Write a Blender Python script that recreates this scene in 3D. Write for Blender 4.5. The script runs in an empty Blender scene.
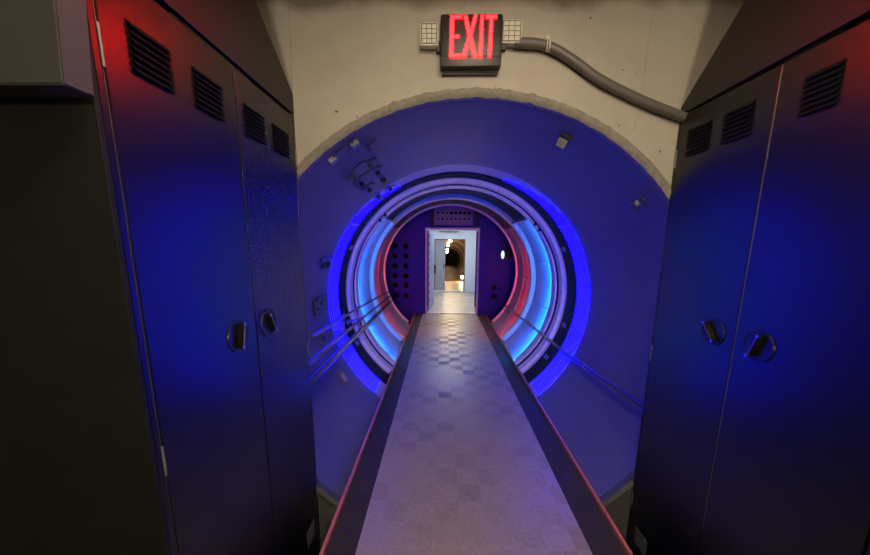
import bpy, bmesh, math, random
from math import sin, cos, pi, radians, hypot, atan2
from mathutils import Vector, Matrix
random.seed(7)
S = bpy.context.scene
COL = S.collection

# ------------------------------------------------------------------ camera
F, PY, PITCH, YAW, ROLL = 321.94, 298.9, 0.1728, -0.0209, 0.0079
EYE = Vector((0, 0, 1.5))
fw = Vector((sin(YAW)*cos(PITCH), cos(YAW)*cos(PITCH), -sin(PITCH)))
rt = Vector((cos(YAW), -sin(YAW), 0)); up = rt.cross(fw)
rt, up = rt*cos(ROLL)+up*sin(ROLL), -rt*sin(ROLL)+up*cos(ROLL)
cd = bpy.data.cameras.new('camera'); cam = bpy.data.objects.new('camera', cd); COL.objects.link(cam)
cd.sensor_width = 36; cd.lens = F/870*36; cd.shift_y = (PY-277.5)/870
cd.clip_start = .02; cd.clip_end = 200
m = Matrix((rt, up, -fw)).transposed().to_4x4(); m.translation = EYE
cam.matrix_world = m
S.camera = cam

def at(x, y, Y):
    """a point of the photograph at distance Y into the tunnel"""
    d = fw + rt*((x-435)/F) - up*((y-PY)/F)
    return EYE + d*(Y/d.y)

# ------------------------------------------------------------------ materials
MATS = {}
def mat(name, col, rough=.5, metal=0., spec=.5, noise=0., nscale=6., bump=0., bscale=60., coat=0.):
    if name in MATS: return MATS[name]
    M = bpy.data.materials.new(name); M.use_nodes = True
    N = M.node_tree; L = N.links; b = N.nodes['Principled BSDF']
    b.inputs['Base Color'].default_value = (*col, 1)
    b.inputs['Roughness'].default_value = rough
    b.inputs['Metallic'].default_value = metal
    b.inputs['Specular IOR Level'].default_value = spec
    b.inputs['Coat Weight'].default_value = coat
    tc = N.nodes.new('ShaderNodeTexCoord')
    if noise:
        n = N.nodes.new('ShaderNodeTexNoise'); n.inputs['Scale'].default_value = nscale
        n.inputs['Detail'].default_value = 6; n.inputs['Roughness'].default_value = .65
        L.new(tc.outputs['Object'], n.inputs['Vector'])
        r = N.nodes.new('ShaderNodeValToRGB')
        r.color_ramp.elements[0].position = .3; r.color_ramp.elements[1].position = .7
        r.color_ramp.elements[0].color = (*[c*(1-noise) for c in col], 1)
        r.color_ramp.elements[1].color = (*[min(1, c*(1+noise*.6)) for c in col], 1)
        L.new(n.outputs['Fac'], r.inputs['Fac']); L.new(r.outputs['Color'], b.inputs['Base Color'])
        mr = N.nodes.new('ShaderNodeMapRange'); mr.inputs['To Min'].default_value = rough*.85
        mr.inputs['To Max'].default_value = min(1, rough*1.15)
        L.new(n.outputs['Fac'], mr.inputs['Value']); L.new(mr.outputs['Result'], b.inputs['Roughness'])
    if bump:
        n2 = N.nodes.new('ShaderNodeTexNoise'); n2.inputs['Scale'].default_value = bscale
        n2.inputs['Detail'].default_value = 3
        L.new(tc.outputs['Object'], n2.inputs['Vector'])
        bp = N.nodes.new('ShaderNodeBump'); bp.inputs['Strength'].default_value = bump
        bp.inputs['Distance'].default_value = .004
        L.new(n2.outputs['Fac'], bp.inputs['Height']); L.new(bp.outputs['Normal'], b.inputs['Normal'])
    MATS[name] = M
    return M

def emit(name, col, strength):
    M = bpy.data.materials.new(name); M.use_nodes = True
    b = M.node_tree.nodes['Principled BSDF']
    b.inputs['Base Color'].default_value = (.02, .02, .02, 1)
    b.inputs['Emission Color'].default_value = (*col, 1)
    b.inputs['Emission Strength'].default_value = strength
    MATS[name] = M
    return M

def dark_band(M):
    """dark green-grey paint on the lowest part of the wall, up to a ragged edge"""
    N = M.node_tree; L = N.links; b = N.nodes['Principled BSDF']
    base = b.inputs['Base Color'].links[0].from_socket
    tc = N.nodes.new('ShaderNodeTexCoord'); sp = N.nodes.new('ShaderNodeSeparateXYZ'); L.new(tc.outputs['Object'], sp.inputs['Vector'])
    n = N.nodes.new('ShaderNodeTexNoise'); n.inputs['Scale'].default_value = 7; L.new(tc.outputs['Object'], n.inputs['Vector'])
    a = N.nodes.new('ShaderNodeMath'); a.operation = 'MULTIPLY_ADD'; a.inputs[1].default_value = .06
    L.new(n.outputs['Fac'], a.inputs[0]); L.new(sp.outputs['Z'], a.inputs[2])
    mr = N.nodes.new('ShaderNodeMapRange'); mr.inputs['From Min'].default_value = .27; mr.inputs['From Max'].default_value = .25
    L.new(a.outputs[0], mr.inputs['Value'])
    mx = N.nodes.new('ShaderNodeMixRGB'); mx.inputs['Color2'].default_value = (.055, .055, .052, 1)
    L.new(mr.outputs['Result'], mx.inputs['Fac']); L.new(base, mx.inputs['Color1']); L.new(mx.outputs['Color'], b.inputs['Base Color'])

# cream wall: plaster-like paint with mottling, small pits and a brown stain running along the ceiling line
def cream_wall():
    M = mat('cream_wall_paint', (.375, .345, .285), .6, noise=.14, nscale=2.2, bump=.35, bscale=14)
    N = M.node_tree; L = N.links; b = N.nodes['Principled BSDF']
    base = b.inputs['Base Color'].links[0].from_socket
    tc = N.nodes.new('ShaderNodeTexCoord')
    v = N.nodes.new('ShaderNodeTexNoise'); v.inputs['Scale'].default_value = 26; v.inputs['Detail'].default_value = 1.5
    L.new(tc.outputs['Object'], v.inputs['Vector'])
    r = N.nodes.new('ShaderNodeValToRGB'); r.color_ramp.elements[0].position = .205; r.color_ramp.elements[1].position = .235
    r.color_ramp.elements[0].color = (1, 1, 1, 1); r.color_ramp.elements[1].color = (0, 0, 0, 1)
    L.new(v.outputs['Fac'], r.inputs['Fac'])
    mx = N.nodes.new('ShaderNodeMixRGB'); mx.inputs['Color2'].default_value = (.09, .06, .04, 1)
    L.new(r.outputs['Color'], mx.inputs['Fac']); L.new(base, mx.inputs['Color1'])
    # stain
    sp = N.nodes.new('ShaderNodeSeparateXYZ'); L.new(tc.outputs['Object'], sp.inputs['Vector'])
    n = N.nodes.new('ShaderNodeTexNoise'); n.inputs['Scale'].default_value = 5; n.inputs['Detail'].default_value = 5
    L.new(tc.outputs['Object'], n.inputs['Vector'])
    a = N.nodes.new('ShaderNodeMath'); a.operation = 'MULTIPLY_ADD'; a.inputs[1].default_value = .12
    L.new(n.outputs['Fac'], a.inputs[0]); L.new(sp.outputs['Z'], a.inputs[2])
    mr = N.nodes.new('ShaderNodeMapRange'); mr.inputs['From Min'].default_value = 2.60; mr.inputs['From Max'].default_value = 2.65
    mr.inputs['To Max'].default_value = .75
    L.new(a.outputs[0], mr.inputs['Value'])
    m2 = N.nodes.new('ShaderNodeMixRGB'); m2.inputs['Color2'].default_value = (.07, .04, .025, 1)
    L.new(mr.outputs['Result'], m2.inputs['Fac']); L.new(mx.outputs['Color'], m2.inputs['Color1'])
    L.new(m2.outputs['Color'], b.inputs['Base Color'])
    dark_band(M)
    return M

# vinyl parquet: 28 cm tiles, each a 2x2 check of differently combed squares
def tile_mat():
    M = bpy.data.materials.new('walkway_vinyl_tile'); M.use_nodes = True
    N = M.node_tree; L = N.links; b = N.nodes['Principled BSDF']
    tc = N.nodes.new('ShaderNodeTexCoord')
    ck = N.nodes.new('ShaderNodeTexChecker'); ck.inputs['Scale'].default_value = 1/.142
    mp = N.nodes.new('ShaderNodeMapping'); mp.inputs['Location'].default_value = (.03, .05, .5*.142)
    L.new(tc.outputs['Object'], mp.inputs['Vector']); L.new(mp.outputs['Vector'], ck.inputs['Vector'])
    n = N.nodes.new('ShaderNodeTexNoise'); n.inputs['Scale'].default_value = 1.6; n.inputs['Detail'].default_value = 5
    L.new(tc.outputs['Object'], n.inputs['Vector'])
    # how strongly each check differs varies over the floor (wear)
    wr = N.nodes.new('ShaderNodeMapRange'); wr.inputs['From Min'].default_value = .42; wr.inputs['From Max'].default_value = .6
    L.new(n.outputs['Fac'], wr.inputs['Value'])
    mu = N.nodes.new('ShaderNodeMath'); mu.operation = 'MULTIPLY'
    L.new(ck.outputs['Fac'], mu.inputs[0]); L.new(wr.outputs['Result'], mu.inputs[1])
    c1 = N.nodes.new('ShaderNodeMixRGB'); c1.inputs['Color1'].default_value = (.35, .27, .175, 1); c1.inputs['Color2'].default_value = (.29, .222, .145, 1)
    L.new(mu.outputs[0], c1.inputs['Fac'])
    # scuffs
    n2 = N.nodes.new('ShaderNodeTexNoise'); n2.inputs['Scale'].default_value = 60; n2.inputs['Detail'].default_value = 4
    L.new(tc.outputs['Object'], n2.inputs['Vector'])
    c2 = N.nodes.new('ShaderNodeMixRGB'); c2.blend_type = 'MULTIPLY'; c2.inputs['Fac'].default_value = .5
    rr = N.nodes.new('ShaderNodeValToRGB'); rr.color_ramp.elements[0].color = (.6, .6, .6, 1); rr.color_ramp.elements[0].position = .3
    rr.color_ramp.elements[1].position = .65
    L.new(n2.outputs['Fac'], rr.inputs['Fac']); L.new(c1.outputs['Color'], c2.inputs['Color1']); L.new(rr.outputs['Color'], c2.inputs['Color2'])
    # tile joints
    br = N.nodes.new('ShaderNodeTexBrick'); br.offset = 0; br.inputs['Scale'].default_value = 1
    br.inputs['Brick Width'].default_value = .284; br.inputs['Row Height'].default_value = .284
    br.inputs['Mortar Size'].default_value = .0018; br.inputs['Color1'].default_value = (0, 0, 0, 1); br.inputs['Color2'].default_value = (0, 0, 0, 1)
    br.inputs['Mortar'].default_value = (1, 1, 1, 1)
    L.new(mp.outputs['Vector'], br.inputs['Vector'])
    c3 = N.nodes.new('ShaderNodeMixRGB'); c3.inputs['Color2'].default_value = (.36, .30, .26, 1)
    f3 = N.nodes.new('ShaderNodeMath'); f3.operation = 'MULTIPLY'; f3.inputs[1].default_value = .45
    L.new(br.outputs['Color'], f3.inputs[0]); L.new(f3.outputs[0], c3.inputs['Fac'])
    L.new(c2.outputs['Color'], c3.inputs['Color1']); L.new(c3.outputs['Color'], b.inputs['Base Color'])
    rg = N.nodes.new('ShaderNodeMapRange'); rg.inputs['To Min'].default_value = .36; rg.inputs['To Max'].default_value = .58
    L.new(mu.outputs[0], rg.inputs['Value']); L.new(rg.outputs['Result'], b.inputs['Roughness'])
    bp = N.nodes.new('ShaderNodeBump'); bp.inputs['Strength'].default_value = .25; bp.inputs['Distance'].default_value = .002
    L.new(n2.outputs['Fac'], bp.inputs['Height']); L.new(bp.outputs['Normal'], b.inputs['Normal'])
    b.inputs['Specular IOR Level'].default_value = .5
    return M

CREAM = cream_wall()
TILE = tile_mat()
LINER = mat('tunnel_liner_paint', (.09, .087, .155), .5, noise=.22, nscale=2.5, bump=.5, bscale=5)
LIP = mat('cream_lip_paint', (.23, .21, .175), .6, noise=.3, nscale=30, bump=1., bscale=40)
dark_band(LIP)
REDSEC = mat('grey_lining_sheet', (.13, .12, .12), .45, noise=.15)
RIBP = mat('grey_backing_sheet', (.33, .33, .34), .45, noise=.15)
SHEET = mat('pale_sheet_metal', (.27, .27, .29), .35, noise=.12, nscale=5)
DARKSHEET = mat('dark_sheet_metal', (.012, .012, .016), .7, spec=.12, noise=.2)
RUBBER = mat('black_rubber', (.014, .014, .018), .75, spec=.12, noise=.2)
FLANGE = mat('grey_flange_paint', (.70, .62, .38), .45, noise=.12, nscale=12)
RING = mat('pale_ring_paint', (.60, .54, .40), .42, noise=.1, nscale=12)
BLACK = mat('black_locker_paint', (.0035, .0035, .0035), .31, spec=.5, bump=.06, bscale=160)
PEEL = mat('black_orange_peel_paint', (.0035, .0035, .0035), .27, spec=.55, bump=1.0, bscale=95)
DARK = mat('matt_black', (.008, .008, .008), .7, spec=.2)
TOPDARK = mat('black_filler_paint', (.006, .0055, .005), .42, spec=.5, bump=.05, bscale=160)
EDGE = mat('worn_steel_edge', (.26, .22, .17), .4, metal=.8)
CHROME = mat('worn_nickel', (.5, .45, .36), .25, metal=1.)
BORDER = mat('dark_rubber_border', (.042, .031, .020), .7, spec=.2, noise=.25, nscale=10, bump=.2, bscale=120)
CURB = mat('brick_red_paint', (.5, .14, .05), .45, noise=.2, nscale=20)
STEEL = mat('grey_steel_paint', (.16, .16, .17), .4, metal=.3, noise=.15)
PIPE = mat('grey_pipe_paint', (.13, .13, .145), .25, metal=.85, noise=.12, nscale=14)
CONDUIT = mat('grey_flexible_conduit', (.11, .095, .085), .4, noise=.08)
ROOMWALL = mat('dark_room_paint', (.03, .027, .025), .7, noise=.1)
BEAMP = mat('grey_bulkhead_paint', (.045, .043, .04), .6, noise=.12, nscale=40)
SIDEP = mat('olive_black_side_paint', (.007, .0065, .005), .6, spec=.3, noise=.15, nscale=20)
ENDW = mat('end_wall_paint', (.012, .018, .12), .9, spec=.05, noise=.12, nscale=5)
DOORF = mat('beige_door_frame_paint', (.62, .50, .46), .4, noise=.06)
FARW = mat('pale_room_paint', (.62, .68, .74), .5, noise=.06, nscale=3)
FARFLOOR = mat('scuffed_grey_floor', (.42, .38, .34), .4, noise=.35, nscale=3)
LEAF = mat('grey_door_leaf_paint', (.30, .31, .32), .5, noise=.08)
BROWN = mat('rusty_brown_tunnel', (.12, .055, .025), .6, noise=.4, nscale=4)
BROWNRING = mat('pale_tunnel_rib', (.42, .30, .18), .5, noise=.1)
PLASTIC = mat('black_sign_plastic', (.022, .018, .017), .4, spec=.4)
RIM = mat('ivory_lamp_plastic', (.62, .58, .46), .4)
LENS = mat('frosted_lamp_lens', (.75, .72, .62), .2, spec=.8)
LABEL = mat('grey_plate_paint', (.10, .10, .11), .4)
GLOWRED = emit('exit_letter_glow', (1., .0006, .001), 110.)
BLUETUBE = emit('blue_tube_glow', (.0005, .0001, 1.), 40.)
CYANLED = emit('sky_blue_strip_glow', (.006, .13, 1.), 2200.)
REDLED = emit('red_strip_glow', (1., .008, .003), 1300.)
BULB = emit('warm_bulb_glow', (1., .72, .38), 160.)
LAMPW = emit('warm_ceiling_diffuser', (1., .80, .56), 56.)
LAMPB = emit('warm_box_diffuser', (1., .83, .62), 190.)
LAMPC = emit('cool_ceiling_diffuser', (.86, .93, 1.), 7.5)

# ------------------------------------------------------------------ mesh helpers
def link(name, bm, material, parent=None, smooth=False):
    bmesh.ops.recalc_face_normals(bm, faces=bm.faces[:])
    me = bpy.data.meshes.new(name); bm.to_mesh(me); bm.free()
    if smooth:
        for p in me.polygons: p.use_smooth = True
        try: me.set_sharp_from_angle(angle=radians(35))
        except Exception: pass
    me.materials.append(material)
    o = bpy.data.objects.new(name, me); COL.objects.link(o)
    if parent is not None:
        o.parent = parent
        o.matrix_parent_inverse = Matrix.Translation(parent.location).inverted()
    return o

def tag(o, label, cat, group=None):
    o['label'] = label; o['category'] = cat
    if group: o['group'] = group
    return o

def struct(name, bm, m, smooth=False, parent=None):
    o = link(name, bm, m, parent, smooth)
    if parent is None: o['kind'] = 'structure'
    return o

def empty(name, loc, label, cat, group=None):
    o = bpy.data.objects.new(name, None); COL.objects.link(o); o.location = loc
    o.empty_display_size = .05
    return tag(o, label, cat, group)

def NB(): return bmesh.new()

def box(bm, x0, x1, y0, y1, z0, z1, bev=0.):
    g = bmesh.ops.create_cube(bm, size=1)
    vs = g['verts']
    for v in vs:
        v.co = Vector(((x0+x1)/2+v.co.x*(x1-x0), (y0+y1)/2+v.co.y*(y1-y0), (z0+z1)/2+v.co.z*(z1-z0)))
    if bev:
        es = list({e for v in vs for e in v.link_edges})
        bmesh.ops.bevel(bm, geom=es, offset=bev, segments=2, affect='EDGES', profile=.6)
    return bm

def prism(bm, pts, axis, a, b):
    """polygon pts (2D) extruded along an axis from a to b"""
    def P(p, t):
        if axis == 0: return Vector((t, p[0], p[1]))
        if axis == 1: return Vector((p[0], t, p[1]))
        return Vector((p[0], p[1], t))
    A = [bm.verts.new(P(p, a)) for p in pts]; B = [bm.verts.new(P(p, b)) for p in pts]
    bm.faces.new(A); bm.faces.new(B[::-1])
    n = len(pts)
    for i in range(n): bm.faces.new((A[i], A[(i+1) % n], B[(i+1) % n], B[i]))
    return bm

def tube(bm, pts, r, n=12, caps=True):
    pts = [Vector(p) for p in pts]; rings = []
    ref = None
    for i, p in enumerate(pts):
        t = (pts[min(i+1, len(pts)-1)]-pts[max(i-1, 0)]).normalized()
        if ref is None:
            ref = t.cross(Vector((0, 0, 1)) if abs(t.z) < .9 else Vector((1, 0, 0))).normalized()
        ref = (ref - t*ref.dot(t)).normalized(); u = t.cross(ref)
        rings.append([bm.verts.new(p+ref*cos(2*pi*k/n)*r+u*sin(2*pi*k/n)*r) for k in range(n)])
    for a, b in zip(rings, rings[1:]):
        for k in range(n): bm.faces.new((a[k], a[(k+1) % n], b[(k+1) % n], b[k]))
    if caps: bm.faces.new(rings[0][::-1]); bm.faces.new(rings[-1])
    return bm

def smooth_path(pts, k=6):
    pts = [Vector(p) for p in pts]; out = []
    P = [pts[0]*2-pts[1]]+pts+[pts[-1]*2-pts[-2]]
    for i in range(1, len(P)-2):
        for j in range(k):
            t = j/k
            out.append(.5*((2*P[i])+(P[i+1]-P[i-1])*t+(2*P[i-1]-5*P[i]+4*P[i+1]-P[i+2])*t*t+(3*P[i]-P[i-1]-3*P[i+1]+P[i+2])*t**3))
    out.append(pts[-1]); return out

CX, CZ, R0 = .154, .943, 1.238
def onring(th, R, Y): return Vector((CX+R*cos(radians(th)), Y, CZ+R*sin(radians(th))))

def rev(bm, prof, a0=0., a1=360., step=3., cx=CX, cz=CZ):
    """closed profile [(Y,R)...] swept round the tunnel axis from angle a0 to a1"""
    full = abs(a1-a0-360) < 1e-6
    n = max(2, int(round((a1-a0)/step)))
    rings = []
    for i in range(n if full else n+1):
        th = radians(a0+(a1-a0)*i/n)
        rings.append([bm.verts.new(Vector((cx+R*cos(th), Y, cz+R*sin(th)))) for Y, R in prof])
    k = len(prof)
    for i in range(n if full else n):
        A = rings[i]; B = rings[(i+1) % len(rings)]
        for j in range(k): bm.faces.new((A[j], A[(j+1) % k], B[(j+1) % k], B[j]))
    if not full: bm.faces.new(rings[0]); bm.faces.new(rings[-1][::-1])
    return bm

def rect(y0, y1, r0, r1): return [(y0, r0), (y1, r0), (y1, r1), (y0, r1)]

def disc(bm, c, r, axis, d0, d1, n=28):
    """short cylinder along an axis"""
    def P(a, b, t):
        if axis == 0: return Vector((t, c[1]+a, c[2]+b))
        if axis == 1: return Vector((c[0]+a, t, c[2]+b))
        return Vector((c[0]+a, c[1]+b, t))
    A = [bm.verts.new(P(r*cos(2*pi*i/n), r*sin(2*pi*i/n), d0)) for i in range(n)]
    B = [bm.verts.new(P(r*cos(2*pi*i/n), r*sin(2*pi*i/n), d1)) for i in range(n)]
    bm.faces.new(A); bm.faces.new(B[::-1])
    for i in range(n): bm.faces.new((A[i], A[(i+1) % n], B[(i+1) % n], B[i]))
    return bm

# ------------------------------------------------------------------ the near room
YW = 1.675                         # face of the cream wall
LOWZ = -.46
XL, XR = -.724, 1.116              # locker faces
RX0, RX1, RY0, CEIL = -1.40, 1.80, -6.5, 2.78

struct('floor', box(NB(), RX0, RX1, RY0, YW+.1, LOWZ-.1, LOWZ), mat('dark_concrete', (.04, .037, .035), .7, noise=.3))
struct('ceiling', box(NB(), RX0, RX1, RY0, YW+.2, CEIL, CEIL+.1), mat('ceiling_paint', (.10, .09, .08), .7, noise=.1))
struct('wall_left', box(NB(), RX0-.1, RX0, RY0, YW+.1, LOWZ, CEIL), ROOMWALL)
struct('wall_right', box(NB(), RX1, RX1+.1, RY0, YW+.1, LOWZ, CEIL), ROOMWALL)
struct('wall_back', box(NB(), RX0, RX1, RY0-.1, RY0, LOWZ, CEIL), ROOMWALL)

# front wall with the round hole
bm = NB(); RH = 1.268; n = 120
outer = []; inner = []
for i in range(n):
    th = 2*pi*i/n; c, s_ = cos(th), sin(th)
    inner.append((CX+RH*c, CZ+RH*s_))
    k = 1e9
    if c > 1e-9: k = min(k, (RX1-CX)/c)
    if c < -1e-9: k = min(k, (RX0-CX)/c)
    if s_ > 1e-9: k = min(k, (CEIL-CZ)/s_)
    if s_ < -1e-9: k = min(k, (LOWZ-.03-CZ)/s_)
    k = max(k, RH+.005)
    outer.append((CX+k*c, CZ+k*s_))
def wring(Y): return [bm.verts.new((x, Y, z)) for x, z in inner], [bm.verts.new((x, Y, z)) for x, z in outer]
iA, oA = wring(YW); iB, oB = wring(YW+.03)
for i in range(n):
    j = (i+1) % n
    bm.faces.new((iA[i], iA[j], oA[j], oA[i])); bm.faces.new((iB[i], oB[i], oB[j], iB[j]))
    bm.faces.new((iA[i], iB[i], iB[j], iA[j])); bm.faces.new((oA[i], oA[j], oB[j], oB[i]))
# corner pieces beyond the fan
struct('wall_front', bm, CREAM)
bm = NB()
for x0, x1, z0, z1 in ((RX0, -1.15, 2.15, CEIL), (1.45, RX1, 2.15, CEIL)):
    box(bm, x0, x1, YW+.001, YW+.04, z0, z1)
struct('wall_front_corner', bm, CREAM)

# cream lip with lumpy weld
bm = rev(NB(), [(YW-.003, RH+.003), (YW-.009, RH-.010), (YW-.006, R0+.010), (YW+.004, R0-.001), (YW+.045, R0+.002), (YW+.045, RH+.012), (YW+.001, RH+.012)], step=1)
for v in bm.verts:
    a = atan2(v.co.z-CZ, v.co.x-CX)
    top = max(0, sin(a))**6
    if v.co.y < YW+.006:
        w = (sin(a*61)+sin(a*97+1)+sin(a*143+2))*.0010*(.12+1.9*top)
        v.co.x += cos(a)*w; v.co.z += sin(a)*w; v.co.y -= abs(w)*1.2
struct('trim_1', bm, LIP, True)
# seams of the cream wall: a weld bead at right, the corner line at left
p0, p1 = at(655, -8, YW), at(640, 104, YW); p2 = at(634, 130, YW)
struct('trim_2', tube(NB(), [p0, p1, p2], .0035, 6), CREAM, True)
p0, p1 = at(289, -8, YW), at(297, 165, YW)
struct('trim_3', tube(NB(), [p0, p1], .005, 6), CREAM, True)

# bulkhead box above the foreground panel
zt = CEIL
bm = NB()
q = [(-1.40, .632), (-.697, .632), (-.697, .688), (-1.40, .688)]
lo = [bm.verts.new((x, y, 1.78)) for x, y in q]
dx = .085*(zt-1.78)/1.0
hi = [bm.verts.new((x+(dx if x > -1 else 0), y, zt)) for x, y in q]
bm.faces.new(lo); bm.faces.new(hi[::-1])
for i in range(4): bm.faces.new((lo[i], lo[(i+1) % 4], hi[(i+1) % 4], hi[i]))
bmesh.ops.bevel(bm, geom=bm.edges[:], offset=.003, segments=2, affect='EDGES')
struct('trim_4', bm, BEAMP)

# ------------------------------------------------------------------ lockers
def vent(parent, X, sgn, y0, y1, z0, z1):
    """pressed louvres; sgn = direction the face looks"""
    bm = NB(); nl = 7; h = (z1-z0)/nl
    box(bm, min(X+sgn*.0006, X+sgn*.0012), max(X+sgn*.0006, X+sgn*.0012), y0, y1, z0, z1)
    for i in range(nl):
        za = z0+i*h
        pts = [(X+sgn*.001, za+h*.95), (X+sgn*.011, za+h*.25), (X+sgn*.011, za+h*.12), (X+sgn*.001, za+h*.6)]
        prism(bm, pts, 1, y0+.004, y1-.004)
    link('vent', bm, BLACKV, parent)
BLACKV = mat('black_louvre_paint', (.004, .004, .004), .5, spec=.15)

def handle(door, X, sgn, yc, zc, ang):
    bm = NB(); n = 40; r = .053
    prof = [(.0, r+.006), (.005, r+.004), (.005, r-.004), (.002, r-.007), (.002, .001), (0, .001)]
    rings = []
    for i in range(n):
        a = 2*pi*i/n
        rings.append([bm.verts.new((X+sgn*(d+.0005), yc+rr*cos(a), zc+rr*sin(a))) for d, rr in prof])
    for i in range(n):
        A, B = rings[i], rings[(i+1) % n]
        for j in range(len(prof)): bm.faces.new((A[j], A[(j+1) % len(prof)], B[(j+1) % len(prof)], B[j]))
    link('handle', bm, HBLACK, door, True)
    bm = NB(); ca, sa = cos(ang), sin(ang); L = r*.86; w = .0075
    pts = []
    for u, v in ((-L, -w*.5), (-L*.8, -w), (L*.8, -w), (L, -w*.5), (L, w*.5), (L*.8, w), (-L*.8, w), (-L, w*.5)):
        pts.append((yc+u*ca-v*sa, zc+u*sa+v*ca))
    prism(bm, pts, 0, X+sgn*.002, X+sgn*.024)
    bmesh.ops.bevel(bm, geom=bm.edges[:], offset=.0035, segments=2, affect='EDGES')
    link('handle_grip', bm, HBLACK, door, True)
    bm = NB()
    for u in (-L*.93, L*.93):
        c = (X, yc+u*ca, zc+u*sa); disc(bm, c, .0055, 0, X+sgn*.020, X+sgn*.0255, 12)
    tube(bm, [(X+sgn*.0245, yc-L*.85*ca-w*.6*-sa*-1, zc-L*.85*sa), (X+sgn*.0245, yc+L*.85*ca, zc+L*.85*sa)], .0012, 6)
    link('grip_screws', bm, CHROME, door, True)
HBLACK = mat('gloss_black_handle', (.006, .006, .006), .3, spec=.35)

def locker(side):
    if side == 'l':
        X, s, depth = XL, 1, .55
        e = empty('steel_locker', (XL-.28, 1.18, LOWZ), 'black steel double-door locker left of the tunnel mouth, beside the grey bulkhead', 'locker')
    else:
        X, s, depth = XR, -1, .60
        e = empty('steel_locker', (XR+.3, 1.18, LOWZ), 'black steel double-door locker right of the tunnel mouth, where the grey conduit ends', 'locker')
    xb, xf = X-s*depth, X-s*.016
    y0, y1 = .712, YW-.002
    def bx(bm, xa, xc, *r, bev=0.): return box(bm, min(xa, xc), max(xa, xc), *r, bev=bev)
    link('body', bx(NB(), xb, xf, y0+.012, y1, LOWZ, 2.098), BLACK, e)
    link('side_panel', bx(NB(), xb, X, y0, y0+.012, LOWZ, 2.105, bev=.0015), SIDEP if s > 0 else BLACK, e)
    link('end_stile', bx(NB(), xf, X, y0+.0125, .740, LOWZ, 2.098, bev=.002), BLACK, e)
    link('end_stile', bx(NB(), xf+s*.0005, X, y1-.0135, y1, LOWZ, 2.098, bev=.002), BLACK, e)
    # doors
    dl = [(.746, 1.2025), (1.2085, y1-.017)]
    vents = [[(.810, .932), (1.006, 1.134)], [(1.250, 1.386), (1.450, 1.592)]] if s > 0 else [[(.82, .93), (1.018, 1.122)], [(1.280, 1.410), (1.470, 1.600)]]
    hy = (1.092, 1.294) if s > 0 else (1.113, 1.306)
    hz = (1.168, 1.166) if s > 0 else (1.150, 1.148)
    for i, (a, b) in enumerate(dl):
        bm = bx(NB(), xf+s*.001, X, a, b, LOWZ+.09, 2.090, bev=.003)
        d = link('door', bm, PEEL if (i == 1 and s > 0) else BLACK, e)
        for va, vb in vents[i]:
            vent(d, X, s, va, vb, 1.885, 1.995) if s > 0 else vent(d, X, s, va, vb, 1.895, 2.015)
        handle(d, X, s, hy[i], hz[i], [radians(78), radians(118)][i] if s > 0 else [radians(110), radians(50)][i])
        # hinges on the outer edge
        ye = a-.003 if i == 0 else b+.006
        for zc in (1.905, .93, .05):
            hb = tube(NB(), [(X+s*.001, ye, zc-.042), (X+s*.001, ye, zc+.042)], .0032, 10)
            link('hinge', hb, STEEL, d, True)
        # small data plate low on the door
        if i == 1:
            c = at(310, 536, 1.56) if s > 0 else at(642, 548, 1.56)
            pz = -.125 if s > 0 else -.12
            link('plate', bx(NB(), X, X+s*.0015, 1.50, 1.60, pz-.05, pz+.05, bev=.0004), LABEL, d)
    link('plinth', bx(NB(), xf+s*.001, X-s*.006, .742, y1, LOWZ, LOWZ+.084), DARK, e)
    # bright worn edge between doors / at door edge
    ys, za, zb = (.7435, .2, 2.0) if s > 0 else (1.2055, .3, 2.088)
    link('edge_strip', tube(NB(), [(X-s*.002, ys, za), (X-s*.002, ys, zb)], 0.0009 if s > 0 else .0014, 6), EDGE, e, True)
    if s < 0:
        link('edge_strip', tube(NB(), [(X-s*.002, y1-.008, .1), (X-s*.002, y1-.008, 2.088)], .0012, 6), EDGE, e, True)
    # filler panel with an oblique top edge
    if s > 0: pts = [(.745, 2.108), (y1, 2.108), (y1, 2.195), (y1-.285, 2.406), (y1-.62, 2.655), (.745, 2.655)]
    else: pts = [(.745, 2.112), (y1, 2.104), (y1, 2.136), (y1-.282, 2.400), (y1-.56, 2.66), (.745, 2.66)]
    f = prism(NB(), pts, 0, X-s*.018, X)
    bmesh.ops.bevel(f, geom=f.edges[:], offset=.0015, segments=1, affect='EDGES')
    link('filler_panel', f, TOPDARK, e)
    link('top_cap', bx(NB(), xb, X-s*.019, .745, y1-.70, 2.108, 2.66), TOPDARK, e)
    return e
locker('l'); locker('r')

# ------------------------------------------------------------------ EXIT sign
YS = 1.615
sg = empty('exit_sign', (.115, YW, 2.27), 'black emergency exit sign with red EXIT letters and two lamp heads above the round opening', 'exit sign')
c = [at(440, 14, YS), at(503, 12.5, YS), at(502, 65, YS), at(440.5, 67, YS)]
x0, x1 = (c[0].x+c[3].x)/2, (c[1].x+c[2].x)/2; z0, z1 = (c[2].z+c[3].z)/2, (c[0].z+c[1].z)/2
link('housing', box(NB(), x0, x1, YS, YW-.001, z0, z1, bev=.010), PLASTIC, sg, True)
link('bezel', box(NB(), x0+.008, x1-.008, YS-.003, YS+.002, z0+.038, z1-.008, bev=.0025), PLASTIC, sg, True)
link('shadow_strip', box(NB(), x0+.01, x1-.01, YW-.02, YW-.001, z0-.016, z0+.01, bev=.004), mat('sign_shadow_brown', (.035, .028, .024), .6), sg)  # dark strip standing in for the sign's shadow on the wall below it
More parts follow.
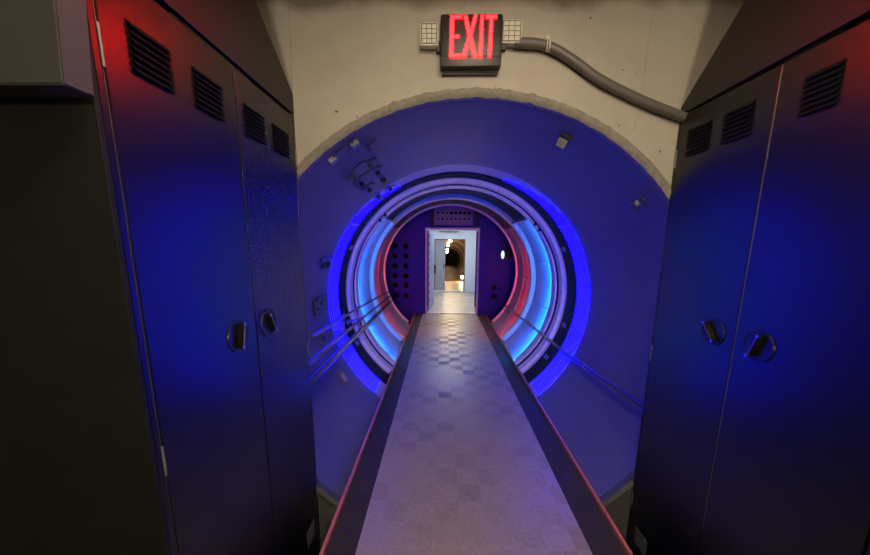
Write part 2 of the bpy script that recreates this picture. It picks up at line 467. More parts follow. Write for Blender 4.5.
# letters, drawn on the sign face; u,v in the photograph's letter box
LX0, LX1, LZ0, LZ1 = at(450, 36, YS).x, at(496, 36, YS).x, at(470, 57.5, YS).z, at(470, 16, YS).z
def lp(u, v): return (LX0+(LX1-LX0)*u+.002*(v-.5), LZ0+(LZ1-LZ0)*v)
polys = {
 'letter_e': [[(0, 0), (.235, 0), (.235, .07), (.075, .07), (.075, .465), (.20, .465), (.20, .53), (.075, .53), (.075, .93), (.245, .93), (.245, 1), (0, 1)]],
 'letter_x': [[(.285, 1), (.36, 1), (.435, .62), (.505, 1), (.58, 1), (.475, .51), (.595, 0), (.52, 0), (.43, .38), (.355, 0), (.28, 0), (.39, .50)]],
 'letter_i': [[(.65, 0), (.712, 0), (.712, 1), (.65, 1)]],
 'letter_t': [[(.765, 1), (1, 1), (1, .925), (.915, .925), (.915, 0), (.852, 0), (.852, .925), (.765, .925)]],
}
for nm, ps in polys.items():
    bm = NB()
    for p in ps: prism(bm, [lp(u, v) for u, v in p], 1, YS-.0048, YS-.0015)
    link(nm, bm, GLOWRED, sg)
# two lamp heads: ivory rim, faceted lens
for (a, b, cc, d) in ((419.5, 21.5, 438.5, 45.5), (501.5, 18.5, 522, 43)):
    pa, pb = at(a, b, YS+.012), at(cc, d, YS+.012)
    xa, xb_, zb, za = pa.x, pb.x, pa.z, pb.z
    hd = link('lamp_head', box(NB(), xa, xb_, YS+.012, YS+.05, za, zb, bev=.012), RIM, sg, True)
    bm = NB(); nx = 3; nz = 4
    for i in range(nx):
        for j in range(nz):
            ux = (xb_-xa-.018)/nx; uz = (zb-za-.018)/nz
            cx_, cz_ = xa+.009+ux*(i+.5), za+.009+uz*(j+.5)
            base = [bm.verts.new((cx_+sx*ux*.48, YS+.0118, cz_+sz*uz*.48)) for sx, sz in ((-1, -1), (1, -1), (1, 1), (-1, 1))]
            tip = bm.verts.new((cx_, YS+.003, cz_))
            for k in range(4): bm.faces.new((base[k], base[(k+1) % 4], tip))
            bm.faces.new(base[::-1])
    link('lamp_lens', bm, LENS, hd)
    link('lamp_grid', box(NB(), xa+.007, xb_-.007, YS+.0108, YS+.0135, za+.007, zb-.007, bev=.001), mat('ivory_grid', (.12, .10, .07), .4), hd)
    link('lamp_neck', box(NB(), min(xb_, x0)-.012 if xa < 0 else x1-.006, (min(xb_, x0)+.012) if xa < 0 else xa+.03, YS+.03, YS+.055, za-.014, za+.03, bev=.004), PLASTIC, sg)

# conduit
pts = [at(x, y, 1.649) for x, y in ((514, 43), (523, 43), (540, 44.5), (555, 49.5), (575, 62), (600, 80), (640, 100), (676, 114.5), (686, 118))]
co = tag(link('conduit', tube(NB(), smooth_path(pts, 8), .0215, 16), CONDUIT, None, True), 'thick grey flexible conduit curving down the cream wall from the exit sign', 'conduit')
pc = at(548.5, 46, 1.649)
bm = NB()
tube(bm, [pc+Vector((-.011+.0*a, cos(radians(a))*-.024, sin(radians(a))*.024)) for a in range(-90, 100, 15)], .0035, 6)
tube(bm, [pc+Vector((.000, cos(radians(a))*-.024, sin(radians(a))*.024)) for a in range(-90, 100, 15)], .0035, 6)
box(bm, pc.x-.010, pc.x+.008, 1.664, YW-.001, pc.z+.018, pc.z+.052, bev=.002)
link('strap', bm, RIM, co)

# ceiling lamp of the near room (behind and above the camera)
lf = empty('ceiling_lamp', (.25, .35, CEIL), 'flat warm ceiling lamp over the deck in the locker room', 'ceiling lamp')
link('lamp_housing', box(NB(), -.10, .60, .15, .55, CEIL-.06, CEIL-.001, bev=.006), RIM, lf)
link('diffuser', box(NB(), -.07, .57, .18, .52, CEIL-.064, CEIL-.0605), LAMPW, lf)

lf = empty('ceiling_lamp', (.25, -4.2, CEIL), 'warm box lamp hanging low at the back of the locker room, behind the camera', 'ceiling lamp')
link('lamp_housing', box(NB(), 0, .5, -4.35, -4.05, 1.78, CEIL-.001, bev=.006), RIM, lf)
link('diffuser', box(NB(), .02, .48, -4.049, -4.045, 1.80, 2.15), LAMPB, lf)

# ------------------------------------------------------------------ tunnel liner and rings
A0, A1 = -49.8, 231.8       # the rings stop at the deck
struct('wall_tunnel', rev(NB(), rect(YW+.045, 3.00, R0, R0+.03)), LINER, True)

rib = empty('light_tube_channel', (CX, 3.15, CZ-R0), 'grey channel ring carrying the glowing blue tubes, before the black rubber band', 'channel')
link('backing_sheet', rev(NB(), rect(3.001, 3.315, R0+.004, R0+.034)), RIBP, rib, True)
for th in (-16.5, 196.5, 36, 144):
    bm = NB()
    prism_pts = [onring(th-.35, R0-.012, 3.005), onring(th+.35, R0-.012, 3.005), onring(th+.35, R0-.012, 3.31), onring(th-.35, R0-.012, 3.31)]
    A = [bm.verts.new(p) for p in prism_pts]
    B = [bm.verts.new(onring(th+d, R0+.005, y)) for d, y in ((-.35, 3.005), (.35, 3.005), (.35, 3.31), (-.35, 3.31))]
    bm.faces.new(A); bm.faces.new(B[::-1])
    for i in range(4): bm.faces.new((A[i], A[(i+1) % 4], B[(i+1) % 4], B[i]))
    link('tube_clip', bm, STEEL, rib)
ords = ['first', 'second', 'third', 'fourth', 'fifth', 'sixth']
for k in range(6):
    Y = 3.035+k*.049
    for sd, (a, b) in (('right', (-48.5, 42+k*5.5)), ('left', (140-k*4.5, 228.5))):
        o = link('light_tube', tube(NB(), [onring(a+(b-a)*i/40, R0-.001, Y) for i in range(41)], .0065, 8), BLUETUBE, None, True)
        tag(o, f'glowing blue arc tube on the {sd} tunnel wall, {ords[k]} one counting in from the mouth', 'light tube', 'glowing blue arc tubes')

rb = tag(link('rubber_band', rev(NB(), rect(3.317, 3.56, R0-.006, R0+.03), A0, A1), RUBBER, None, True), 'wide black rubber band ring between the blue tubes and the grey flanges', 'seal')
for th in (-34, -15, 24, 156, 195, 207):
    bm = NB(); w = 1.1
    A = [bm.verts.new(onring(th+d, R0-.016, y)) for d, y in ((-w, 3.40), (w, 3.40), (w, 3.49), (-w, 3.49))]
    B = [bm.verts.new(onring(th+d, R0-.004, y)) for d, y in ((-w, 3.40), (w, 3.40), (w, 3.49), (-w, 3.49))]
    bm.faces.new(A); bm.faces.new(B[::-1])
    for i in range(4): bm.faces.new((A[i], A[(i+1) % 4], B[(i+1) % 4], B[i]))
    link('spacer_block', bm, STEEL, rb)

def bolts(parent, R, Y, ths, r=.010, l=.012, m=None):
    bm = NB()
    for th in ths: disc(bm, onring(th, R, Y), r, 1, Y-l, Y+.001, 8)
    link('bolt_heads', bm, m or STEEL, parent)

fl = tag(link('flange_ring', rev(NB(), [(3.60, 1.228), (3.605, 1.196), (3.70, 1.192), (3.70, R0+.02), (3.561, R0+.02), (3.561, 1.231)], A0, A1, 2), FLANGE, None, True),
    'grey flange ring just behind the black rubber band, the nearer of two', 'flange')
gk = tag(link('gasket_ring', rev(NB(), rect(3.7005, 3.7395, 1.186, R0+.02), A0, A1, 2), DARK, None, True), 'thin black gasket ring squeezed between the two grey flanges', 'gasket')
f2 = tag(link('flange_ring', rev(NB(), [(3.74, 1.194), (3.745, 1.166), (3.83, 1.164), (3.835, 1.19), (3.835, R0+.02), (3.74, R0+.02)], A0, A1, 2), FLANGE, None, True),
    'grey flange ring edging the bright sky-blue section, the farther of two', 'flange')
for th in (37, 41, 133, 137): link('clamp_lug', box(NB(), *(lambda p: (p.x-.011, p.x+.011, 3.71, 3.76, p.z-.016, p.z+.016))(onring(th, 1.176, 3.74))), DARK, f2)
# LED strips glued behind the farther flange, one each side
for a, b in ((-47, 44), (136, 227)):
    link('led_strip', rev(NB(), rect(3.850, 3.920, 1.1912, 1.1925), a, b, 2), CYANLED, f2, True)
    link('strip_shade', rev(NB(), rect(3.8355, 3.925, 1.186, 1.191), a-1, b+1, 2), STEEL, f2, True)

# sky-blue lit section: pale sheets at the sides, dark sheets overhead
sec = empty('sheet_metal_lining', (CX, 4.3, CZ-R0), 'pale sheet-metal lining ring lit sky blue, between the grey flanges and the pale rib', 'lining')
for a, b in ((-58, -27), (-26.6, -13), (-12.6, 15), (15.4, 44), (136, 164.6), (165, 192.6), (193, 206.6), (207, 238)):
    link('panel', rev(NB(), [(3.84, R0+.012), (4.28, R0+.012), (4.30, R0+.004), (4.80, R0+.004), (4.80, R0+.03), (3.84, R0+.03)], a, b, 2), SHEET, sec, True)
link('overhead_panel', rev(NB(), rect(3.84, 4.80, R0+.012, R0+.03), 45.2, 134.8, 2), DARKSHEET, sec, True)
link('belly_panel', rev(NB(), rect(3.84, 4.80, R0+.012, R0+.03), 238.2, 301.8, 2), SHEET, sec, True)
for th in (44.6, 135.4):
    bm = NB(); w = .55
    A = [bm.verts.new(onring(th+d, 1.178, y)) for d, y in ((-w, 3.86), (w, 3.86), (w, 4.80), (-w, 4.80))]
    B = [bm.verts.new(onring(th+d, R0+.014, y)) for d, y in ((-w, 3.86), (w, 3.86), (w, 4.80), (-w, 4.80))]
    bm.faces.new(A); bm.faces.new(B[::-1])
    for i in range(4): bm.faces.new((A[i], A[(i+1) % 4], B[(i+1) % 4], B[i]))
    link('divider_bar', bm, RING, sec)

r3 = tag(link('rib_ring', rev(NB(), [(4.82, 1.226), (4.825, 1.190), (4.93, 1.188), (4.93, R0+.03), (4.805, R0+.03), (4.805, 1.226)], A0+1, A1-1, 2), RING, None, True),
    'pale rib ring standing between the sky-blue section and the red section', 'rib ring')
for a, b in ((-45, 24), (156, 225)):
    link('led_strip', rev(NB(), rect(4.945, 5.015, 1.2082, 1.2095), a, b, 2), REDLED, r3, True)
    link('strip_shade', rev(NB(), rect(4.9305, 5.02, 1.203, 1.208), a-1, b+1, 2), STEEL, r3, True)
sec2 = empty('sheet_metal_lining', (CX, 5.5, CZ-R0), 'sheet-metal lining ring lit red, between the pale rib and the last thin ring', 'lining')
for a, b in ((-58, -30), (-29.6, 0), (.4, 40), (140, 179.6), (180, 209.6), (210, 238)):
    link('panel', rev(NB(), [(4.931, R0+.012), (5.5, R0+.012), (5.51, R0+.002), (5.54, R0+.002), (5.55, R0+.012), (6.0, R0+.012), (6.0, R0+.035), (4.931, R0+.035)], a, b, 2), REDSEC, sec2, True)
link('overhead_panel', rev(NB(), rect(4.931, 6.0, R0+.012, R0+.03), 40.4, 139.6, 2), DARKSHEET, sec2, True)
link('belly_panel', rev(NB(), rect(4.931, 6.0, R0+.012, R0+.03), 238.2, 301.8, 2), REDSEC, sec2, True)
r4 = tag(link('end_ring', rev(NB(), [(6.02, 1.246), (6.02, 1.222), (6.06, 1.222), (6.06, 1.33), (6.001, 1.33), (6.001, 1.246)], A0+1.5, A1-1.5, 2), RING, None, True),
    'thin pale ring at the far end of the tunnel, framing the blue end wall', 'rib ring')

# ------------------------------------------------------------------ chamber behind the last ring and its end wall
YE = 6.787
struct('wall_chamber', rev(NB(), rect(6.03, YE+.02, 1.75, 1.80)), DARKSHEET, True)
struct('wall_chamber_front', rev(NB(), rect(6.005, 6.03, 1.331, 1.80)), DARKSHEET, True)
dX0, dX1, dZ1 = -.315, .735, 1.765
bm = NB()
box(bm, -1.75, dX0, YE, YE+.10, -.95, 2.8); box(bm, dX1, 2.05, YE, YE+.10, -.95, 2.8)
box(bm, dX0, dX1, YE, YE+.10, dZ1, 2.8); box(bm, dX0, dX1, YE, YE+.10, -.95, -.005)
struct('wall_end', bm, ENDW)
df = struct('door_1', box(NB(), dX0-.035, dX0, YE-.03, YE+.12, -.004, dZ1+.04, bev=.004), DOORF)
link('frame_jamb', box(NB(), dX1, dX1+.035, YE-.03, YE+.12, -.004, dZ1+.04, bev=.004), DOORF, df)
link('frame_head', box(NB(), dX0, dX1, YE-.03, YE+.12, dZ1, dZ1+.04, bev=.004), DOORF, df)
link('threshold', box(NB(), dX0, dX1, YE-.03, YE+.12, -.03, .012, bev=.003), DOORF, df)
# dark rubber stop inside frame
link('door_stop', box(NB(), dX1-.028, dX1-.001, YE+.03, YE+.07, .15, dZ1-.02), mat('maroon_seal', (.10, .02, .02), .6), df)
link('door_stop', box(NB(), dX0+.001, dX0+.028, YE+.03, YE+.07, .15, dZ1-.02), MATS['maroon_seal'], df)

HOLE = mat('black_cable_gland', (.002, .002, .002), .9, spec=.02)
def port(x, z, r, label, grp='cable ports in the end wall'):
    bm = NB(); n = 24
    # sleeve sunk flush: shallow rim with a blind bottom
    prof = [(YE-.014, r), (YE-.014, r*.82), (YE-.003, r*.80), (YE-.003, .0005), (YE-.001, .0005), (YE-.001, r)]
    rings = [[bm.verts.new((x+rr*cos(2*pi*i/n), y, z+rr*sin(2*pi*i/n))) for y, rr in prof] for i in range(n)]
    for i in range(n):
        A, B = rings[i], rings[(i+1) % n]
        for j in range(len(prof)): bm.faces.new((A[j], A[(j+1) % len(prof)], B[(j+1) % len(prof)], B[j]))
    o = link('cable_port', bm, HOLE, None, True)
    return tag(o, label, 'cable port', grp)
rows = ['top', 'second', 'third', 'fourth', 'fifth', 'bottom']
for i, (za, zb) in enumerate(zip((1.426, 1.22, 1.012, .808, .606, .377), (1.428, 1.221, 1.012, .802, .606, .371))):
    port(-.99, za, .062 if i < 5 else .075, f'black round port left of the far doorway, outer column, {rows[i]} row')
    port(-.758, zb, .060, f'black round port left of the far doorway, inner column, {rows[i]} row')
port(1.106, .585, .060, 'upper black round port right of the far doorway')
port(1.112, .392, .062, 'lower black round port right of the far doorway, where the handrail pipe ends')
port(1.213, .560, .024, 'tiny black port right of the far doorway beside the upper port')

# gland plate above the doorway
gp = tag(link('gland_plate', box(NB(), -.17, .62, YE-.02, YE-.001, 1.86, 2.25, bev=.004), mat('gland_plate_paint', (.04, .045, .12), .5, noise=.2, nscale=20)), 'wide cable gland plate with two rows of dark holes above the far doorway', 'gland plate')
for zz, rr in ((2.10, .034), (1.98, .022)):
    for i in range(8):
        link('gland', disc(NB(), (-.09+i*.09, 0, zz), rr if i > 2 or zz < 2 else .022, 1, YE-.032, YE-.0205, 14), HOLE, gp)
for x in (-.22, .70):
    o = link('conduit_column', box(NB(), x-.035, x+.035, YE-.05, YE-.001, 1.83, 2.45, bev=.006), DARKSHEET)
    tag(o, 'dark upright trunking on the end wall, %s the gland plate' % ('left of' if x < 0 else 'right of'), 'trunking')

# round lamp on the end wall
lp_ = empty('bulkhead_lamp', (1.32, YE, 1.27), 'black round lamp with a pale lens high on the end wall, right of the doorway', 'lamp')
bm = disc(NB(), (1.33, 0, 1.275), .105, 1, YE-.16, YE-.001, 28); bmesh.ops.bevel(bm, geom=[e for e in bm.edges if abs(e.verts[0].co.y-e.verts[1].co.y) < 1e-6], offset=.03, segments=3, affect='EDGES')
link('lamp_body', bm, DARK, lp_, True)
bm = NB(); bmesh.ops.create_uvsphere(bm, u_segments=18, v_segments=12, radius=1)
for v in bm.verts: v.co = Vector((1.232+v.co.x*.034, YE-.155+v.co.y*.05, 1.268+v.co.z*.085))
link('lens', bm, emit('pale_lens_glow', (.75, .9, 1.), 1.2), lp_, True)

# ------------------------------------------------------------------ walkway
wk = empty('walkway', (.18, 1.5, -.03), 'long tiled walkway with dark borders and thin red edging running to the far doorway', 'walkway')
Y0w, Y1w = -1.6, 6.735
link('deck', box(NB(), -.556, .922, Y0w, Y1w, -.022, .0), BORDER, wk)
link('tile_strip', box(NB(), -.402, .748, Y0w+.01, Y1w-.005, .0005, .006), TILE, wk)
for x in (-.565, .931):
    link('edging', box(NB(), x-.009, x+.009, Y0w, Y1w-.03, -.022, .026, bev=.002), CURB, wk)
for x in (-.403, .749):
    link('tile_nosing', box(NB(), x-.002, x+.002, Y0w+.01, Y1w-.01, .0005, .0068), mat('pale_nosing', (.30, .27, .25), .4), wk)
for x in (-.28, .62):
    link('stringer', box(NB(), x-.04, x+.04, Y0w, 6.70, -.16, -.0225), STEEL, wk)
for x in (-.28, .62):
    for y in (-1.4, .2, 1.5): link('post', box(NB(), x-.03, x+.03, y-.03, y+.03, LOWZ+.001, -.161), STEEL, wk)
link('end_plate', box(NB(), -.556, .922, Y1w-.004, Y1w+.016, -.05, .004), DARK, wk)
for x, y in ((-.47, 1.73), (-.48, 2.05), (-.49, 2.45), (-.50, 1.46), (.84, 1.9), (.85, 2.6), (-.5, 3.1), (.84, 3.3)):
    link('deck_screw', disc(NB(), (x, y, 0), .004, 2, 0.0003, .003, 10), CHROME, wk)
# cream stubs of wall at the deck sides
for x0, x1, n_ in ((-.66, -.58, 5), (.945, 1.03, 6)):
    struct(f'trim_{n_}', box(NB(), x0, x1, YW-.05, YW-.002, -.12, -.055, bev=.004), LIP)

# ------------------------------------------------------------------ pipes along the tunnel
def pipe(name, pts, r, label, m=PIPE, cat='pipe', grp=None):
    return tag(link(name, tube(NB(), pts, r, 14), m, None, True), label, cat, grp)
pw = dict(
 a=[at(311.5, 337, 1.72), at(354, 310.5, 3.2), at(385.5, 293, 5.7), at(394, 290, 6.775)],
 b=[at(306.5, 365, 1.72), at(365, 316, 3.9), at(390, 296, 6.1), at(396, 293, 6.775)],
 c=[at(307, 384, 1.72), at(365, 326.5, 3.7), at(391, 301, 6.1), at(396.5, 297, 6.775)],
 r=[at(655, 414, 1.72), at(575, 360, 2.80), at(493.5, 296.5, 6.772)])
pipe('handrail_pipe', pw['a'], .012, 'thin upper pipe along the left tunnel wall, topmost of three')
pipe('handrail_pipe', pw['b'], .015, 'thin middle pipe along the left tunnel wall, just above the thick one')
pipe('cable_pipe', pw['c'], .026, 'thick lower pipe along the left tunnel wall, lowest of three')
pipe('handrail_pipe', pw['r'], .0155, 'single pipe running down the right tunnel wall to the lower port')
def lerp_path(pts, Y):
    for a, b in zip(pts, pts[1:]):
        if a.y <= Y <= b.y: return a+(b-a)*((Y-a.y)/(b.y-a.y))
for Y in (2.75, 3.45):
    bm = NB()
    pa, pc_ = lerp_path(pw['a'], Y), lerp_path(pw['c'], Y)
    th = math.degrees(atan2((pa.z+pc_.z)/2-CZ, (pa.x+pc_.x)/2-CX))
    wall = onring(th, R0-.012, Y)
    tube(bm, [pa+Vector((-.016, 0, .02)), pc_+Vector((-.03, 0, -.045))], .009, 8)
    mid = (pa+pc_)/2+Vector((-.02, 0, 0))
    tube(bm, [mid, wall], .011, 8)
    o = link('pipe_bracket', bm, STEEL)
    tag(o, 'dark bracket holding the three left pipes, the %s one' % ('nearer, in front of the blue tubes' if Y < 3 else 'farther, on the black rubber band'), 'bracket')
# bracket of the right pipe
for Y, w in ((2.6, 'before the blue tubes'), (4.0, 'in the sky-blue section')):
    p = lerp_path(pw['r'], Y); th = math.degrees(atan2(p.z-CZ, p.x-CX)); bm = NB()
    tube(bm, [p, onring(th, R0-.004, Y)], .009, 8)
    disc(bm, p, .022, 1, Y-.012, Y+.012, 14)
    tag(link('pipe_bracket', bm, STEEL), f'small bracket holding the right handrail pipe, {w}', 'bracket')

# ------------------------------------------------------------------ welded brackets and scars on the liner
CLIP = mat('black_bracket_steel', (.03, .03, .035), .5, noise=.2)
PAD = mat('bare_grey_pad', (.34, .33, .31), .5, noise=.2)
def cyl_at(x, y, R=R0):
    d = fw + rt*((x-435)/F) - up*((y-PY)/F)
    ox, oz = -CX, EYE.z-CZ
    a = d.x**2+d.z**2; b = 2*(d.x*ox+d.z*oz); c_ = ox*ox+oz*oz-R*R
    s_ = (-b+math.sqrt(b*b-4*a*c_))/2/a
    p = EYE+d*s_
    return math.degrees(atan2(p.z-CZ, p.x-CX)), p.y
def pad(bm, th, Y, w, l, h):
    dth = math.degrees(w/2/R0)
    A = [bm.verts.new(onring(th+a, R0-h, Y+b)) for a, b in ((-dth, -l/2), (dth, -l/2), (dth, l/2), (-dth, l/2))]
    B = [bm.verts.new(onring(th+a, R0+.002, Y+b)) for a, b in ((-dth, -l/2), (dth, -l/2), (dth, l/2), (-dth, l/2))]
    bm.faces.new(A); bm.faces.new(B[::-1])
    for i in range(4): bm.faces.new((A[i], A[(i+1) % 4], B[(i+1) % 4], B[i]))
def bracket(label, rods, pads_, padm=None, r=.007, h=.035):
    bm = NB()
    for rod in rods:
        pts = [onring(cyl_at(x, y, R0-hh)[0], R0-hh, cyl_at(x, y, R0-hh)[1]) for x, y, hh in rod]
        tube(bm, smooth_path(pts, 5), r, 8)
    if not rods: pad(bm, *cyl_at(*pads_[0][:2]), *pads_[0][2:], h)
    o = tag(link('wall_bracket', bm, CLIP, None, True), label, 'bracket')
    for p in (pads_ if rods else pads_[1:]):
        b2 = NB(); pad(b2, *cyl_at(p[0], p[1]), p[2], p[3], h*.7)
        link('pad', b2, padm or CLIP, o)
    return o
bracket('black bent rod with two grey pads nearest the upper left of the opening',
        [[(333, 157, .004), (337, 152, .03), (342, 147, .035), (348, 143, .035), (353, 142, .004)]], [(332, 158, .045, .04), (354, 142, .045, .04)], PAD, r=.005)
bracket('long black bent rod bracket, upper one of the cluster at upper left of the tunnel',
        [[(348, 181, .003), (349, 176, .035), (354, 169, .038), (360, 163, .038), (367, 161, .038), (375, 158, .035), (375, 160, .003)]], [(352, 176, .03, .04), (370, 164, .03, .04)], r=.0055)
bracket('long black rod bracket, middle one of the cluster at upper left of the tunnel',
        [[(358, 188, .003), (353, 184, .035), (358, 178, .038), (369, 171, .038), (379, 166, .038), (382, 167, .003)]], [(361, 183, .03, .035), (377, 172, .03, .035)], r=.0055)
bracket('short black rod bracket, lowest one of the cluster at upper left of the tunnel',
        [[(364, 192, .003), (363, 190, .03), (367, 186, .035), (371, 183, .035), (375, 184, .003)]], [(369, 189, .03, .035)], r=.0055)
bracket('small black stub on the upper left liner, right of the rod brackets', [], [(383, 179, .045, .05)])
bracket('small black hooked rod at upper left, above the cluster',
        [[(367, 150, .003), (369, 146, .03), (372, 142, .03), (375, 139, .003)]], [(368, 146, .02, .03)], r=.004)
bracket('flat grey clip plate with a dark lip on the upper right liner', [], [(566, 136, .07, .05), ], h=.014)
bm = NB(); th, Yc = cyl_at(565, 136)
A = [onring(th-1.35, R0+.002, Yc), onring(th+1.35, R0+.002, Yc), onring(th+1.2, R0-.062, Yc), onring(th-1.2, R0-.062, Yc)]
A1_ = [bm.verts.new(p) for p in A]; B1_ = [bm.verts.new(p+Vector((0, .006, 0))) for p in A]
bm.faces.new(A1_); bm.faces.new(B1_[::-1])
for i in range(4): bm.faces.new((A1_[i], A1_[(i+1) % 4], B1_[(i+1) % 4], B1_[i]))
link('face_plate', bm, PAD, bpy.data.objects[[x.name for x in COL.objects if x.name.startswith('wall_bracket')][-1]])
bracket('twisted grey bracket low on the upper right liner near the opening',
        [[(632, 199, .02), (637, 197, .03), (641, 197, .03), (647, 204, .03), (646, 208, .004)], [(632, 200, .003), (633, 206, .03), (637, 209, .03), (641, 205, .003)]], [(637, 202, .03, .03)], PAD, r=.0055)
bracket('black bent bracket on the left liner above the square plate',
        [[(321, 267, .003), (321.5, 259, .03), (326, 257.5, .03), (333, 257.5, .003)]], [(327.5, 264, .05, .04), (322, 266, .04, .03)], r=.007)
bracket('short black hook beside the black rubber band at upper left', [[(385, 189.5, .003), (388, 187, .025), (392, 186, .025), (396, 185, .003)]], [(390, 188.5, .03, .04)], r=.005)
bracket('small black stub beside the black rubber band at upper left', [], [(378, 196.5, .05, .05)])
# square plate on the left wall
th, Yc = cyl_at(319.5, 304.5)
bm = NB(); pad(bm, th, Yc, .15, .30, .022)
o = tag(link('square_plate', bm, mat('stained_plate_paint', (.075, .07, .10), .5, noise=.4, nscale=18)), 'square box plate with stains on the left tunnel wall above the pipes', 'plate')
bm = NB()
for x, y, a, b in ((318, 300, .02, .05), (322, 303, .03, .04), (319, 309, .02, .06), (323, 299, .015, .03)):
    th, Yp = cyl_at(x, y, R0-.03)
    pad(bm, th, Yp, a, b, .036)
link('boss', bm, CLIP, o)
for x, y, w, l, lab in ((342.5, 378, .14, .12, 'rectangular olive cover plate on the lower left liner below the pipes'), (322, 339, .09, .16, 'small dark cover plate behind the pipes on the left liner')):
    th, Yc = cyl_at(x, y); bm = NB(); pad(bm, th, Yc, w, l, .012)
    o = tag(link('cover_plate', bm, mat('olive_plate_paint', (.14, .125, .085), .5, noise=.3, nscale=30)), lab, 'plate')
    bm = NB(); pad(bm, th, Yc, w*.55, l*.45, .017); link('inset', bm, PAD if x > 330 else CLIP, o)
# raised weld seams round the liner
def seam(name, a, b, Y, r=.003):
    o = link(name, tube(NB(), [onring(a+(b-a)*i/24, R0+r*.55, Y) for i in range(25)], r, 6), LINER, None, True)
    return o
sm = seam('weld_seam', 122, 140, 1.99); tag(sm, 'long faint curved weld seam on the upper left liner', 'weld seam')
sm = seam('weld_seam', 58, 98, 1.93); tag(sm, 'faint curved weld seam over the top of the liner, left of the grey clip', 'weld seam')
sm = seam('weld_seam', 20, 62, 2.87, .005); tag(sm, 'faint weld seam on the right liner just before the blue tubes', 'weld seam')
sm = seam('weld_seam', -49, -5, 2.80, .006); tag(sm, 'raised weld seam low on the right liner before the blue tubes', 'weld seam')
sm = seam('weld_seam', 199, 229, 2.86, .008); tag(sm, 'raised weld seam low on the left liner before the blue tubes', 'weld seam')

# ------------------------------------------------------------------ room beyond the doorway
Y2, Y3 = YE+.12, 9.9
struct('floor_far', box(NB(), -1.0, 1.5, YE+.101, Y3+3.0, -.05, -.0), FARFLOOR)
struct('ceiling_far', box(NB(), -1.0, 1.5, YE+.101, Y3, 2.25, 2.3), FARW)
struct('wall_far_left', box(NB(), -1.05, -1.0, YE+.101, Y3, 0, 2.25), FARW)
struct('wall_far_right', box(NB(), 1.5, 1.55, YE+.101, Y3, 0, 2.25), FARW)
ox0, ox1, oz1 = -.236, .700, 1.612
bm = NB(); box(bm, -1.0, ox0, Y3, Y3+.12, 0, 2.3); box(bm, ox1, 1.5, Y3, Y3+.12, 0, 2.3); box(bm, ox0, ox1, Y3, Y3+.12, oz1, 2.3); box(bm, ox0, ox1, Y3, Y3+.12, 0.001, .03)
struct('wall_far_end', bm, FARW)
d2 = struct('door_2', box(NB(), ox0-.0, ox0+.025, Y3-.01, Y3+.13, .03, oz1, bev=.002), BROWN)
link('frame_jamb', box(NB(), ox1-.025, ox1, Y3-.01, Y3+.13, .03, oz1, bev=.002), BROWN, d2)
link('frame_head', box(NB(), ox0+.025, ox1-.025, Y3-.01, Y3+.13, oz1-.03, oz1, bev=.002), BROWN, d2)
lf_ = link('leaf', box(NB(), ox0+.03, .095, Y3+.02, Y3+.06, .05, oz1-.032, bev=.003), LEAF, d2)
link('handle', box(NB(), .045, .065, Y3-.02, Y3+.019, .72, .86, bev=.004), DARK, d2)
# opened leaf just inside the first doorway
ol = empty('open_door', (-.30, 6.93, 0.01), 'open pale blue door leaf folded back at the left inside the far doorway', 'door')
a0, a1 = Vector((-.285, 6.95)), Vector((-.185, 7.85))
dn = (a1-a0).normalized(); pn = Vector((-dn.y, dn.x))*.04
bm = prism(NB(), [tuple(a0), tuple(a1), tuple(a1+pn), tuple(a0+pn)], 2, .012, 1.75)
link('leaf', bm, mat('pale_blue_door_paint', (.30, .40, .55), .45), ol)
mid = a0+(a1-a0)*.75-pn*.9
link('handle', box(NB(), mid.x-.012, mid.x+.03, mid.y-.05, mid.y+.05, .78, .98, bev=.006), DARK, ol)
bm = NB()
for k in range(9): 
    zc = .25+k*.17; box(bm, a0.x+.001, a0.x+.03, 6.93, 6.949, zc, zc+.07)
link('hinge_leaves', bm, DOORF, ol)
link('cable_tray', box(NB(), -.10, .50, 9.84, 9.899, 1.82, 1.84), DARK, None); tag(bpy.data.objects['cable_tray'], 'dark cable tray on the far room end wall above the inner doorway', 'cable tray')
cl = empty('ceiling_lamp', (.3, 8.2, 2.25), 'cool white ceiling panel lamp in the bright room beyond the doorway', 'ceiling lamp')
link('lamp_housing', box(NB(), -.3, .9, 7.5, 9.1, 2.20, 2.249, bev=.004), RIM, cl)
link('diffuser', box(NB(), -.27, .87, 7.53, 9.07, 2.195, 2.1995), LAMPC, cl)

# corridor and the long brown tunnel
Y4 = 12.8
CORR = mat('brown_corridor_paint', (.22, .12, .07), .6, noise=.2)
struct('wall_corridor_left', box(NB(), -.40, -.35, Y3+.121, Y4, 0, 2.1), CORR)
struct('wall_corridor_right', box(NB(), .92, .97, Y3+.121, Y4, 0, 2.1), CORR)
struct('ceiling_corridor', box(NB(), -.40, .97, Y3+.121, Y4, 2.1, 2.15), CORR)
def ax(Y): t = (Y-12.8)/17.2; return .40+.25*t, .90-.92*t
bm = NB(); n = 40; rings = []
for Y in (12.8, 16, 20, 25, 31, 38, 42):
    cx_, cz_ = ax(Y); rings.append([bm.verts.new((cx_+1.12*cos(2*pi*i/n), Y, cz_+1.12*sin(2*pi*i/n))) for i in range(n)])
for A, B in zip(rings, rings[1:]):
    for i in range(n): bm.faces.new((A[i], A[(i+1) % n], B[(i+1) % n], B[i]))
bm.faces.new(rings[-1])
struct('wall_far_tunnel', bm, BROWN, True)
far_ord = ['nearest', 'second', 'third', 'fourth', 'farthest']
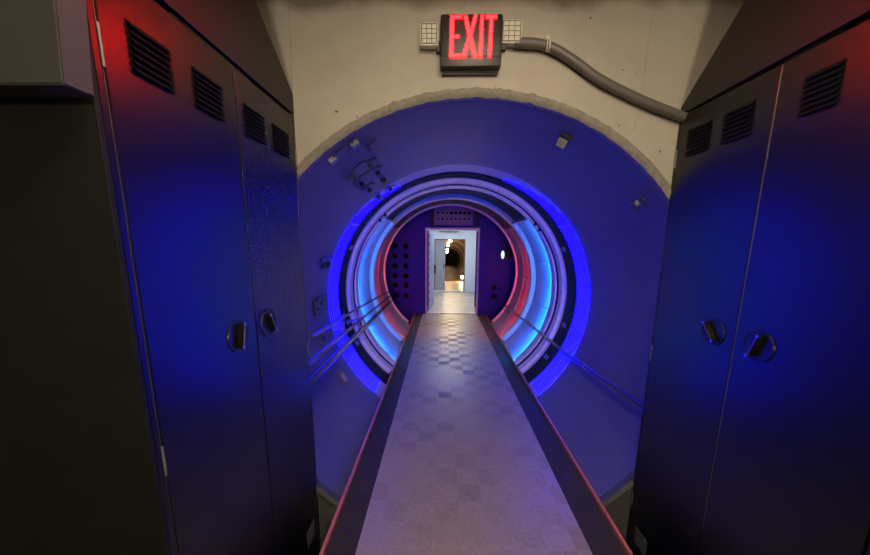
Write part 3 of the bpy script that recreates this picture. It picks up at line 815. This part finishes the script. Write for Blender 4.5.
for k, Y in enumerate((14.6, 18.5, 24, 29.5, 36)):
    cx_, cz_ = ax(Y)
    o = link('tunnel_rib', rev(NB(), rect(Y, Y+.12, 1.02, 1.10), cx=cx_, cz=cz_, step=9), BROWNRING, None, True)
    tag(o, f'pale circular rib in the distant brown tunnel, {far_ord[k]}', 'tunnel rib', 'ribs of the distant brown tunnel')
bm = NB(); A = [bm.verts.new(p) for p in ((-.1, 12.8, .03), (.9, 12.8, .03), (1.15, 41, -.95), (.15, 41, -.95))]
B = [bm.verts.new(v.co-Vector((0, 0, .05))) for v in A]
bm.faces.new(A); bm.faces.new(B[::-1])
for i in range(4): bm.faces.new((A[i], A[(i+1) % 4], B[(i+1) % 4], B[i]))
struct('floor_far_tunnel', bm, BROWN)
for k, (x, y, Y, r) in enumerate(((450, 240.6, 13.6, .062), (448, 245, 17.5, .07), (447.3, 249.5, 22.5, .07), (447, 252.2, 27.5, .07))):
    p = at(x, y, Y)
    bm = NB(); bmesh.ops.create_uvsphere(bm, u_segments=14, v_segments=10, radius=r)
    for v in bm.verts: v.co += p
    o = link('bulb', bm, BULB, None, True)
    tag(o, f'glowing warm bulb hanging in the distant tunnel, {far_ord[k]} of four', 'bulb', 'bulbs in the distant tunnel')
    cx_, cz_ = ax(Y)
    bm = tube(NB(), [p+Vector((0, 0, r*.9)), (p.x, Y, max(p.z+r, cz_+math.sqrt(max(.01, 1.12**2-(p.x-cx_)**2))-.01))], .012, 6)
    link('cord', bm, DARK, o)
p = at(462, 277.3, 12.4); bm = NB(); bmesh.ops.create_uvsphere(bm, u_segments=14, v_segments=10, radius=.055)
for v in bm.verts: v.co += p
o = link('bulb', bm, BULB, None, True); tag(o, 'low warm bulb by the right wall at the mouth of the distant tunnel', 'bulb')
link('socket', box(NB(), p.x+.03, .92, p.y-.03, p.y+.03, p.z-.03, p.z+.03), DARK, o)

def point(name, loc, col, e, r):
    ld = bpy.data.lights.new(name, 'POINT'); ld.energy = e; ld.color = col; ld.shadow_soft_size = r
    o = bpy.data.objects.new(name, ld); COL.objects.link(o); o.location = loc
    return o
c_lamp = point('corridor_lamp_light', (.4, 11.4, 1.95), (1., .78, .42), 90, .08)
bm = NB(); disc(bm, (.4, 11.4, 0), .10, 2, 2.03, 2.099, 20)
o = link('ceiling_lamp', bm, RIM); tag(o, 'round ceiling lamp of the yellow-lit corridor past the inner doorway', 'ceiling lamp')

# ------------------------------------------------------------------ world and view
w = bpy.data.worlds.new('world'); S.world = w; w.use_nodes = True
w.node_tree.nodes['Background'].inputs['Color'].default_value = (0, 0, 0, 1)
w.node_tree.nodes['Background'].inputs['Strength'].default_value = 0
S.view_settings.view_transform = 'Standard'; S.view_settings.look = 'None'
S.view_settings.exposure = 0; S.view_settings.gamma = 1
S.view_settings.use_curve_mapping = False
S.cycles.use_denoising = True
S.cycles.max_bounces = 8
S.cycles.sample_clamp_indirect = 4
